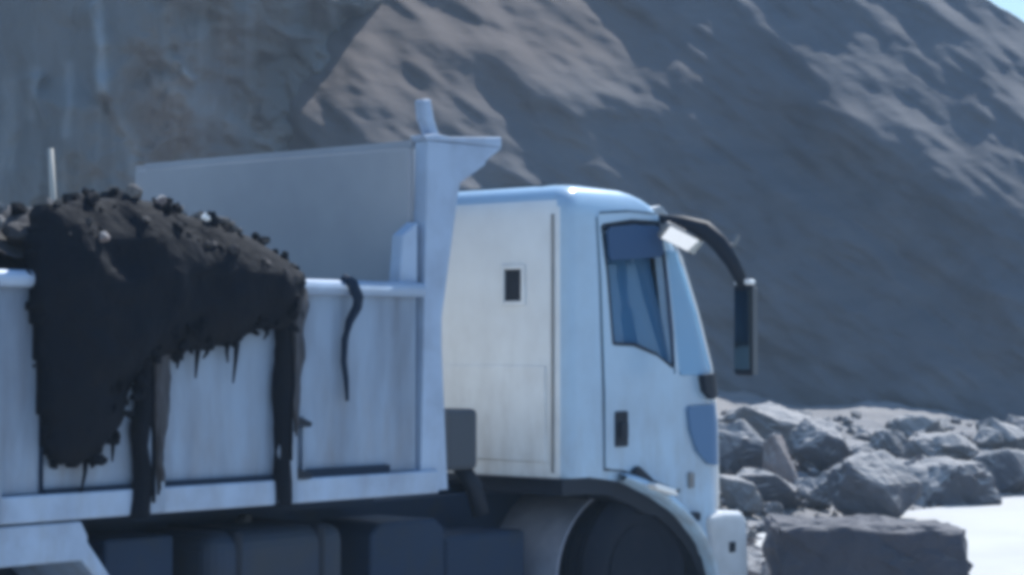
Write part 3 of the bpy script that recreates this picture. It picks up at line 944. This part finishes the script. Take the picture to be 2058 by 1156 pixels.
# air intake behind the cab
ai = MB().box(-.72, -.44, -.60, -.26, 1.23, 1.60).build('air_filter', mat('filter_grey', (.06, .07, .085), .7, spec=.3), T, bevel=.035, seg=3)
MB().tube([L(-.5, -.36, 1.25), L(-.42, -.32, 1.12), L(-.38, -.30, .95)], .055, 10).build('intake_pipe', M['black_plastic'], ai, smooth=True)

# rear mudguard, white, seen at the lower left
b = MB()
b.prism([(-3.64, 1.125), (-3.60, 1.05), (-3.60, 1.02), (-3.46, .84), (-3.30, .52), (-3.36, .50), (-3.52, .80), (-3.64, .93), (-4.3, .93), (-6.7, .93), (-6.7, 1.125)], -.66, .045)
b.build('rear_mudguard', M['rail_paint'], T, bevel=.012)

# ---- bed
BL, BF = .03, -2.66                                             # near and far wall planes
bed = empty('bed'); bed.parent = T
MB().box(-6.75, -1.22, BF + .05, BL - .05, 1.152, 1.235).build('bed_floor', M['bed_paint'], bed)
ribs_u = (-3.23, -2.31, -4.2, -5.1, -6.0)
pan = [(-1.26, -2.26), (-2.35, -3.17), (-3.27, -4.14), (-4.24, -5.04), (-5.14, -5.94), (-6.04, -6.72)]
for side, s in ((BL, 1), (BF, -1)):
    for (a, c) in pan:
        MB().box(c + .002, a - .002, side - s * .055, side - s * .02, 1.272, 2.285).build('side_panel', M['bed_paint'], bed, bevel=.004)
    for u in ribs_u:
        w_ = .062 if u == -3.23 else .048
        MB().prism([(u - w_ - .02, 1.14), (u + w_ + .02, 1.14), (u + w_, 2.30), (u - w_, 2.30)], side - s * .05, side + s * .055).build('rib', M['bed_paint'], bed, bevel=.008)
    MB().box(-6.75, -1.12, side - s * .06, side + s * .03, 1.135, 1.268).build('bottom_rail', M['rail_paint'], bed, bevel=.012)
    MB().tube([L(-6.75, side, 2.315), L(-1.24, side, 2.305)], .043, 14).build('top_rail', M['rail_paint'], bed, smooth=True)
    for (a, c, h_) in ((-3.28, -3.86, .018), (-2.36, -3.17, .022), (-1.50, -2.20, .042)):
        MB().box(c, a, side - s * .03, side + s * .012, 1.264, 1.272 + h_).build('recess_shadow', M['strap'], bed, bevel=.004)  # dark strip painting the recess shadow along the foot of the panels
    MB().box(-3.872, -3.858, side - s * .03, side + s * .0, 1.27, 2.27).build('panel_joint', M['strap'], bed)
    # end post of the headboard, flaring to carry the canopy
    MB().prism([(-1.245, 1.15), (-1.02, 1.15), (-1.07, 1.98), (-1.07, 2.15), (-.94, 2.84), (-.915, 2.94), (-.70, 3.06), (-.69, 3.085), (-.56, 3.165), (-.56, 3.17), (-1.19, 3.17)],
               side - s * .10, side + s * .0).build('headboard_post', M['rail_paint' if s > 0 else 'head_paint'], bed, bevel=.012)
    MB().prism([(-1.25, 2.33), (-1.40, 2.33), (-1.37, 2.62), (-1.25, 2.70)], side - s * .11, side - s * .02).build('gusset', M['rail_paint'], bed, bevel=.008)
MB().box(-1.245, -1.20, BF + .10, BL - .10, 1.24, 3.13).build('headboard', M['head_paint'], bed, bevel=.006)
MB().prism([(-1.20, 3.172), (-1.06, 3.176), (-.555, 3.172), (-.555, 3.235), (-1.0, 3.205), (-1.12, 3.215), (-1.22, 3.20)], BL - .12, BL + .002).build('canopy_end', M['rail_paint'], bed, bevel=.008)
MB().prism([(-1.19, 3.14), (-.60, 3.172), (-.60, 3.20), (-1.19, 3.18)], BF + .1, BL - .121).build('canopy', M['head_paint'], bed)
MB().prism([(-1.12, 3.19), (-1.05, 3.20), (-1.10, 3.30), (-1.13, 3.42), (-1.20, 3.41), (-1.185, 3.30)], BL - .10, BL - .03).build('tarp_hook', M['rail_paint'], bed, bevel=.012)
MB().box(-1.199, -1.185, BF + .1, BL - .1, 1.2, 3.13).build('headboard_reflector', M['white_cap'], bed)  # added white sheet, bounces sunlight onto the cab's rear wall
for v in (-.55, -1.26, -1.95): MB().box(-1.184, -1.12, v - .05, v + .05, 1.3, 3.1).build('headboard_stiffener', M['white_cap'], bed, bevel=.006)
MB().box(-6.80, -6.75, BF, BL, 1.15, 2.30).build('tailgate', M['bed_paint'], bed, bevel=.008)
for z in (1.58, 1.30):
    MB().prism([(-2.24, z + .03), (-2.13, z - .01), (-2.14, z - .035), (-2.25, z - .03)], BL, BL + .05).build('catch', M['black_plastic'], bed, bevel=.006)
MB().box(-2.17, -2.155, BL - .015, BL + .015, 1.27, 1.60).build('catch_rod', M['bed_paint'], bed)

# ------------------------------------------------------------------ mud load
OUT = [(-3.96, 2.31), (-3.93, 1.9), (-3.895, 1.52), (-3.86, 1.43), (-3.72, 1.39), (-3.56, 1.41), (-3.46, 1.52), (-3.40, 1.70), (-3.34, 1.82), (-3.27, 1.90), (-3.05, 1.93), (-2.90, 1.96), (-2.72, 2.00),
       (-2.55, 2.06), (-2.44, 2.07), (-2.31, 2.06), (-2.24, 2.11), (-2.21, 2.25), (-2.22, 2.38), (-2.32, 2.475), (-2.54, 2.57), (-2.80, 2.65), (-3.02, 2.72), (-3.3, 2.755), (-3.6, 2.74), (-3.82, 2.66), (-3.93, 2.5)]


def mud_mesh():
    gu = np.arange(-4.1, -2.1, .022); gzv = np.arange(1.30, 2.85, .022)
    U, Zz = np.meshgrid(gu, gzv)
    wu = U + .04 * fbm(U * 6, Zz * 6, 4, 80); wz = Zz + .04 * fbm(U * 6, Zz * 6, 4, 90)
    d = seg_dist(wu, wz, OUT + [OUT[0]])
    ins = inside(wu, wz, OUT)
    th = np.sqrt(np.clip(d / .22, 0, 1)) * (.15 + .07 * fbm(U * 4, Zz * 4, 5, 81)) + .012
    th = th + np.where(Zz > 2.36, -.22 * np.clip(Zz - 2.34, 0, 1), 0)                # leans back into the bed above the rail
    idx = -np.ones(U.shape, int); V = []; F = []
    for j in range(U.shape[0]):
        for i in range(U.shape[1]):
            if ins[j, i]:
                idx[j, i] = len(V); V.append(L(U[j, i], BL + .02 + th[j, i], Zz[j, i]))
    nf = len(V)
    for j in range(U.shape[0]):
        for i in range(U.shape[1]):
            if ins[j, i]: V.append(L(U[j, i], BL - .015 - (.45 if Zz[j, i] > 2.36 else 0) * np.clip((Zz[j, i] - 2.30), 0, 1), Zz[j, i]))
    E_ = {}
    for j in range(U.shape[0] - 1):
        for i in range(U.shape[1] - 1):
            q = [idx[j, i], idx[j, i + 1], idx[j + 1, i + 1], idx[j + 1, i]]
            if min(q) < 0: continue
            F.append(q); F.append([k + nf for k in q[::-1]])
            for a, c in zip(q, q[1:] + q[:1]): E_[(a, c)] = E_.get((a, c), 0) + 1
    for (a, c) in list(E_):
        if (c, a) not in E_: F.append([c, a, a + nf, c + nf])
    return V, F


V, F = mud_mesh()
mud = empty('mud_load', (.286, 13.5, 0), math.radians(48))
tag(mud, 'dark wet mud heaped in the truck bed and slumping over its side', 'mud')
slump = np_mesh('slump', V, F, M['mud'], mud)
md = slump.modifiers.new('smooth', 'SMOOTH'); md.factor = .5; md.iterations = 2
# (only the one connected mass is kept)
bm = bmesh.new(); bm.from_mesh(slump.data); bm.verts.ensure_lookup_table()
seen, best = set(), []
for v0 in bm.verts:
    if v0 in seen: continue
    comp, st = [], [v0]; seen.add(v0)
    while st:
        q = st.pop(); comp.append(q)
        for e in q.link_edges:
            w = e.other_vert(q)
            if w not in seen: seen.add(w); st.append(w)
    if len(comp) > len(best): best = comp
best = set(best)
bmesh.ops.delete(bm, geom=[v for v in bm.verts if v not in best], context='VERTS')
bm.to_mesh(slump.data); bm.free()
# heap inside the bed, between the walls
hu = np.arange(-6.6, -1.30, .04); hv = np.arange(-2.44, -.06, .04)
HU, HV = np.meshgrid(hu, hv)
hz = 1.98 + .66 * np.exp(-((HU + 3.35) / .95) ** 2) * (.55 + .45 * np.cos((HV + .75) * .9)) + .50 * np.exp(-((HU + 4.75) / .75) ** 2) \
    + .10 * fbm(HU * 2.2, HV * 2.2, 5, 77) - .9 * np.clip(HU + 2.2, 0, 1) - .25 * np.clip((HV + .30) / .25, 0, 1) * np.exp(-((HU + 3.0) / 1.4) ** 2)
np_mesh('heap', np.stack([HU, -HV, hz], -1).reshape(-1, 3), grid_faces(len(hv), len(hu)), M['mud_dry'], mud)
heap_z = lambda u, v: float(hz[int(np.clip((v + 2.44) / .04, 0, len(hv) - 1)), int(np.clip((u + 6.6) / .04, 0, len(hu) - 1))])
# drips and mud running down the ribs
rr_ = random.Random(3)
for (u, z, l_) in ((-3.05, 1.94, .07), (-2.93, 1.97, .15), (-2.865, 1.98, .06), (-2.72, 2.01, .11), (-2.665, 2.02, .23), (-2.46, 2.08, .06), (-3.22, 1.92, .18), (-3.64, 1.46, .20), (-3.47, 1.55, .14)):
    MB().tube([L(u, BL + .05, z + .06), L(u + rr_.uniform(-.01, .01), BL + .035, z - l_ * .5), L(u + rr_.uniform(-.015, .015), BL + .02, z - l_)], [.022, .011, .005], 8).build('drip', M['mud'], mud, smooth=True)


def run(u, w0, w1, z0, z1, m, seed, off=.06):
    b = MB(); rows = []
    for k in range(26):
        t = k / 25; z = z0 + (z1 - z0) * t
        w = (w0 + (w1 - w0) * t) * (1 + .45 * float(fbm(np.array([t * 7.0]), np.array([seed * 1.0]), 3, seed)[0]))
        c = u + .02 * float(fbm(np.array([t * 4.0]), np.array([seed * 2.0]), 2, seed + 3)[0])
        rows.append([b.bm.verts.new(L(c + q * w, BL + h, z)) for q, h in ((-1, off - .045), (-.75, off + .008), (0, off + .02), (.75, off + .008), (1, off - .045))])
    for a, c in zip(rows, rows[1:]):
        for k in range(4): b.bm.faces.new((a[k], a[k + 1], c[k + 1], c[k]))
    return auto_smooth(b.build('mud_run', m, mud), 60)


rs_ = random.Random(9)
M['mud_film'] = mat('mud_film', (.085, .088, .10), .9, spec=.2, col2=(.035, .036, .042), var_scale=7, stretch=(3, 3, .6))
run(-3.185, .10, .018, 1.99, 1.30, M['mud_film'], 5, .050)
run(-2.245, .085, .012, 2.30, 1.50, M['mud_film'], 7, .046)
run(-3.285, .045, .05, 1.95, 1.12, M['mud'], 6, .055)
run(-2.345, .05, .045, 2.16, 1.13, M['mud'], 8, .055)
for k in range(4): run(-3.235 + .022 * k, .020, .007, 1.99, 1.14 + .05 * k + rs_.uniform(0, .12), M['mud_dry' if k % 3 else 'mud'], 20 + k, .058 - .004 * k)
for k in range(3): run(-2.305 + .024 * k, .024, .006, 2.30, 1.42 + .07 * k + rs_.uniform(-.05, .12), M['mud_dry' if k % 3 else 'mud'], 40 + k, .060 - .008 * k)
# crumbly lumps bedded in the slump
lump = [rock_mesh('lump', (1, .9, .8), 800 + k, 13 + k, .1, 2, .2) for k in range(5)]
for p in lump: p.materials.append(M['mud'])
rl = random.Random(17)
for k in range(210):
    i = rl.randrange(len(OUT)); a, c = OUT[i], OUT[(i + 1) % len(OUT)]; t = rl.random()
    u, z = a[0] + (c[0] - a[0]) * t, a[1] + (c[1] - a[1]) * t
    q = rl.random() ** 2 * .45; u += (-3.2 - u) * q; z += (2.3 - z) * q
    sz = rl.uniform(.02, .065) * (1.6 if rl.random() < .12 else 1) * (.7 if u < -3.7 else 1)
    o = bpy.data.objects.new('lump', lump[k % 5]); COL.objects.link(o); o.parent = mud
    o.location = L(u, BL + .02 + .13 * min(1, math.sqrt(q * 3)) - .22 * max(0, z - 2.34), z)
    o.rotation_euler = (rl.uniform(0, 6), rl.uniform(0, 6), rl.uniform(0, 6)); o.scale = (sz * 1.3, sz, sz)
# clods and stones on the load
cl = [rock_mesh('clod', (1, .9, .8), 700 + k, 12 + k, .1, 2, .1) for k in range(4)]
for k, p in enumerate(cl): p.materials.append(M[('mud_dry', 'stone', 'clod', 'mud')[k]])
MT = Matrix.Translation((.286, 13.5, 0)) @ Matrix.Rotation(math.radians(48), 4, 'Z')
rc = random.Random(21)
sv = np.array([v.co[:] for v in slump.data.vertices])
for k in range(64):                                             # bedded along the slumping crest
    u = rc.uniform(-3.05, -2.22) if k > 20 else rc.uniform(-3.85, -2.6)
    near = sv[np.abs(sv[:, 0] - u) < .03]
    near = near[near[:, 2] > near[:, 2].max() - (.015 if k % 3 else .16)]
    q = near[rc.randrange(len(near))]
    s = rc.uniform(.02, .06)
    if k % 3 == 0: q = near[np.argmin(near[:, 1])]
    o = rock('clod', cl[(0, 2, 2)[k % 3]], None, MT @ Vector((q[0], q[1], q[2] - .35 * s)), rc.uniform(0, 6), 'crumbly earth clod on the crest of the mud load', 'clods along the crest of the mud', 'clod', rc.uniform(-1, 1), rc.uniform(-1, 1))
    o.scale = (s * 1.3, s, s)
for k in range(110):                                            # stony load at the rear, left of the mud
    u = rc.uniform(-5.0, -3.72); v = rc.uniform(-1.0, -.04); s = rc.uniform(.05, .17)
    z = heap_z(u, v) - .03 + (.06 * rc.random() if v > -.25 else 0)
    p = MT @ L(u, v, z)
    o = rock('load_stone', cl[(1, 1, 0, 3)[k % 4]], None, p, rc.uniform(0, 6), 'grey stone in the load behind the dark mud slump', 'stones in the rear of the load', 'stone', rc.uniform(-1, 1), rc.uniform(-1, 1))
    o.scale = (s * 1.3, s, s)
for (u, dz, sz, m_, lab) in ((-2.86, 0, .06, 'white_cap', 'small bright pebble on the crest of the mud load'), (-3.60, .22, .065, 'stone_red', 'lone pale stone stuck in the dark face of the mud'),
                             (-3.16, 0, .085, 'stone_red', 'pale stone on the very top of the load'), (-3.28, 0, .09, 'clod', 'brownish lump beside the pale stone on top of the load')):
    near = sv[np.abs(sv[:, 0] - u) < .03]
    near = near[np.abs(near[:, 2] - (near[:, 2].max() - dz)) < .03]
    q = near[np.argmin(near[:, 1])]
    o = rock('load_stone', rock_mesh('load_stone', (1.1, .9, .9), int(sz * 999), 14, .2, 2), M[m_], MT @ Vector((q[0], q[1], q[2] - .3 * sz)), 1.0, lab, None, 'stone')
    o.scale = (sz, sz, sz)

# stake and strap
p0, p1 = MT @ L(-3.13, -.9, 2.4), MT @ L(-3.15, -.9, 3.05)
o = MB().tube([p0, (p0 + p1) / 2 + Vector((.01, 0, 0)), p1], [.02, .018, .014], 8).build('wooden_stake', M['stick'], None, smooth=True)
tag(o, 'thin pale stake standing upright in the load at the rear', 'stake')
o = MB().tube([MT @ L(u, v, z) for u, v, z in ((-1.86, .03, 2.36), (-1.84, .085, 2.33), (-1.80, .09, 2.25), (-1.795, .075, 2.20), (-1.84, .06, 2.12), (-1.865, .05, 2.02), (-1.868, .045, 1.90), (-1.85, .045, 1.80), (-1.84, .045, 1.68))],
              [.03, .034, .032, .028, .024, .020, .018, .016, .010], 8).build('strap', M['strap'], None, smooth=True)
tag(o, 'black tie-down strap hanging from the top rail of the truck bed', 'strap')
